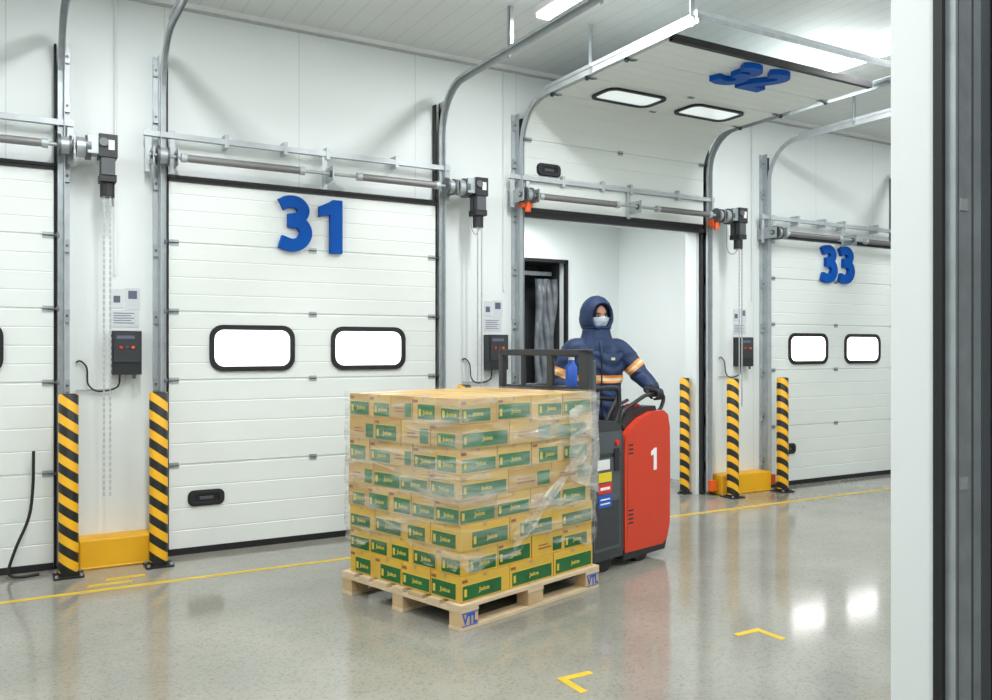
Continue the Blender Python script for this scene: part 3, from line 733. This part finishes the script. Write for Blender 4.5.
b.obj('head',Wk)
b=B() # mask
rings=[]
for i in range(15):
    z=-.006-.098*i/14; r=[]; 
    zz=max(-.99,min(.99,z/.118)); rr=math.sqrt(1-zz*zz); wx=.077*rr*(1-max(0,-z-.02)*2.4)+.008; 
    for j in range(25):
        a=math.radians(-66+132*j/24); x=wx*math.sin(a); y=-(.095*rr+.012)*math.cos(a)**.8 if math.cos(a)>0 else 0
        y-=.020*math.exp(-(x/.022)**2)*math.exp(-((z+.028)/.035)**2)
        y-=.0022*math.sin(i*2.1)*(abs(a)<1)
        zt=z+(.012*math.exp(-(x/.02)**2) if i==0 else 0); r.append((x,y,zt))
    rings.append(r)
b.loft(rings,M_mask,MH,cap=False,close=False)
b.obj('face_mask',Wk)
b=B() # thin inner balaclava
rings=[]
for i in range(14):
    ph=math.radians(34+122*i/13); r=[]
    for j in range(32):
        t=2*math.pi*j/32; x=.083*math.sin(ph)*math.cos(t); z=.124*math.sin(ph)*math.sin(t)*(1.0 if math.sin(t)<0 else (.50 if i==0 else .82 if i==1 else 1)); y=-.101*math.cos(ph)
        if z<-.02: x*=1-(-z-.02)*1.6
        r.append((x,y,z))
    rings.append(r)
b.loft(rings,M_hair,MH,cap=False); b.obj('balaclava',Wk)
b=B() # hood
rings=[]
cz=.004
for i in range(20):
    f=i/19; ph=math.radians(43+137*f); r=[]
    for j in range(36):
        t=2*math.pi*j/36; rx=.122;rz=.146;ry=.135
        x=rx*math.sin(ph)*math.cos(t); z=rz*math.sin(ph)*math.sin(t); y=.012-ry*math.cos(ph)
        if z<0: x*=1+.25*(-z/.15); 
        if z>0 and ph>math.radians(60): z*=1.02
        w=.002*math.sin(j*2.3+i*1.1)*math.sin(ph)
        r.append((x+w,y,z+cz+w))
    rings.append(r)
b.loft(rings,M_navy,MH,cap=False)
r0=rings[0]; b.tube([r0[k%36] for k in range(0,37,2)],.010,M_navy,10,MH,k=3,cap=False)
r1_=[(q[0]*.94,q[1]+.012,(q[2]-cz)*.94+cz) for q in r0]; b.tube([r1_[k%36] for k in range(0,37,2)],.008,M_navy_d,10,MH,k=3,cap=False)
ho=b.obj('hood',Wk)
so=ho.modifiers.new('so','SOLIDIFY'); so.thickness=.006; so.offset=-1
b=B() # collar
b.loft([ell(0,.0,z,rx,ry,30,2) for z,rx,ry in ((1.34,.185,.130),(1.39,.155,.125),(1.43,.128,.120),(1.48,.114,.114),(1.52,.108,.108))],M_navy,MW,cap=False)
b.tube([ell(0,0,1.52,.108,.108,24,2)[k%24] for k in range(25)],.012,M_navy,8,MW,k=2,cap=False)
b.obj('collar',Wk)
# gloves
def glove(name,O,g,d,wrist,thumb):
    g=Vector(g).normalized(); d=Vector(d).normalized(); u=Vector((0,0,1)); O=Vector(O)
    P=lambda a,c,h: tuple(O+g*a+d*c+u*h)
    b=B()
    lens=(.95,1.06,1.0,.82) 
    for i,a in enumerate((-.034,-.0115,.0115,.034)):
        k=lens[i]
        b.tube([P(a*.8,-.045,.036),P(a,.008,.037),P(a,.036*k,.026),P(a,.042*k,-.002),P(a,.030*k,-.026),P(a,.006,-.034)],[.017,.0130,.0115,.0108,.0100,.0085],M_glove,12,k=5)
        b.ball(P(a,.006,-.034),.0088,.0088,.0088,M_glove); b.ball(P(a,.010,.038),.0132,.0132,.0120,M_glove)
    for a in (-.022,0,.022): b.tube([P(a*.9,-.085,.036),P(a,-.05,.036),P(a,-.008,.034)],[.021,.021,.018],M_glove,12,k=3)
    b.tube([P(thumb*.020,-.070,.028),P(thumb*.046,-.050,.018),P(thumb*.054,-.028,-.004),P(thumb*.044,-.012,-.024)],[.017,.0145,.0125,.010],M_glove,12,k=5)
    b.ball(P(thumb*.044,-.012,-.024),.0102,.0102,.0102,M_glove)
    w=Vector(wrist); p1=Vector(P(0,-.085,.036))
    b.tube([tuple(w),tuple((w+p1)/2),tuple(p1),P(0,-.05,.036)],[.036,.033,.03,.022],M_glove,14,k=4)
    o=b.obj(name,Wk); r=o.modifiers.new('r','REMESH'); r.mode='VOXEL'; r.voxel_size=.003; r.use_smooth_shade=True
    s=o.modifiers.new('s','SMOOTH'); s.factor=.5; s.iterations=2
    b=B(); ax=(p1-w).normalized(); b.cyl(tuple(w-ax*.035),tuple(w+ax*.02),.050,M_navy_d,20,r2=.043); b.obj(name+'_cuff',Wk,.004)
a3=Vector((math.cos(A),math.sin(A),0)); b3=Vector((-math.sin(A),math.cos(A),0))
glove('glove_left',MT@Vector((1.05,.10,1.207)),a3,-b3,MW@Vector(LW),-1)
glove('glove_right',MT@Vector((.58,.47,1.19)),b3,-a3,MW@Vector(RW),-1)

# ------------------------------------------------------------ world + camera
w=bpy.data.worlds.new('world'); S.world=w; w.use_nodes=True; w.node_tree.nodes['Background'].inputs[0].default_value=(.9,.95,1,1); w.node_tree.nodes['Background'].inputs[1].default_value=.6
c=bpy.data.cameras.new('camera'); c.sensor_width=36; c.lens=850/992*36; c.clip_start=.05
o=bpy.data.objects.new('camera',c); o.location=(0,0,1.55); o.rotation_euler=(math.radians(90),0,math.radians(-30)); S.collection.objects.link(o); S.camera=o
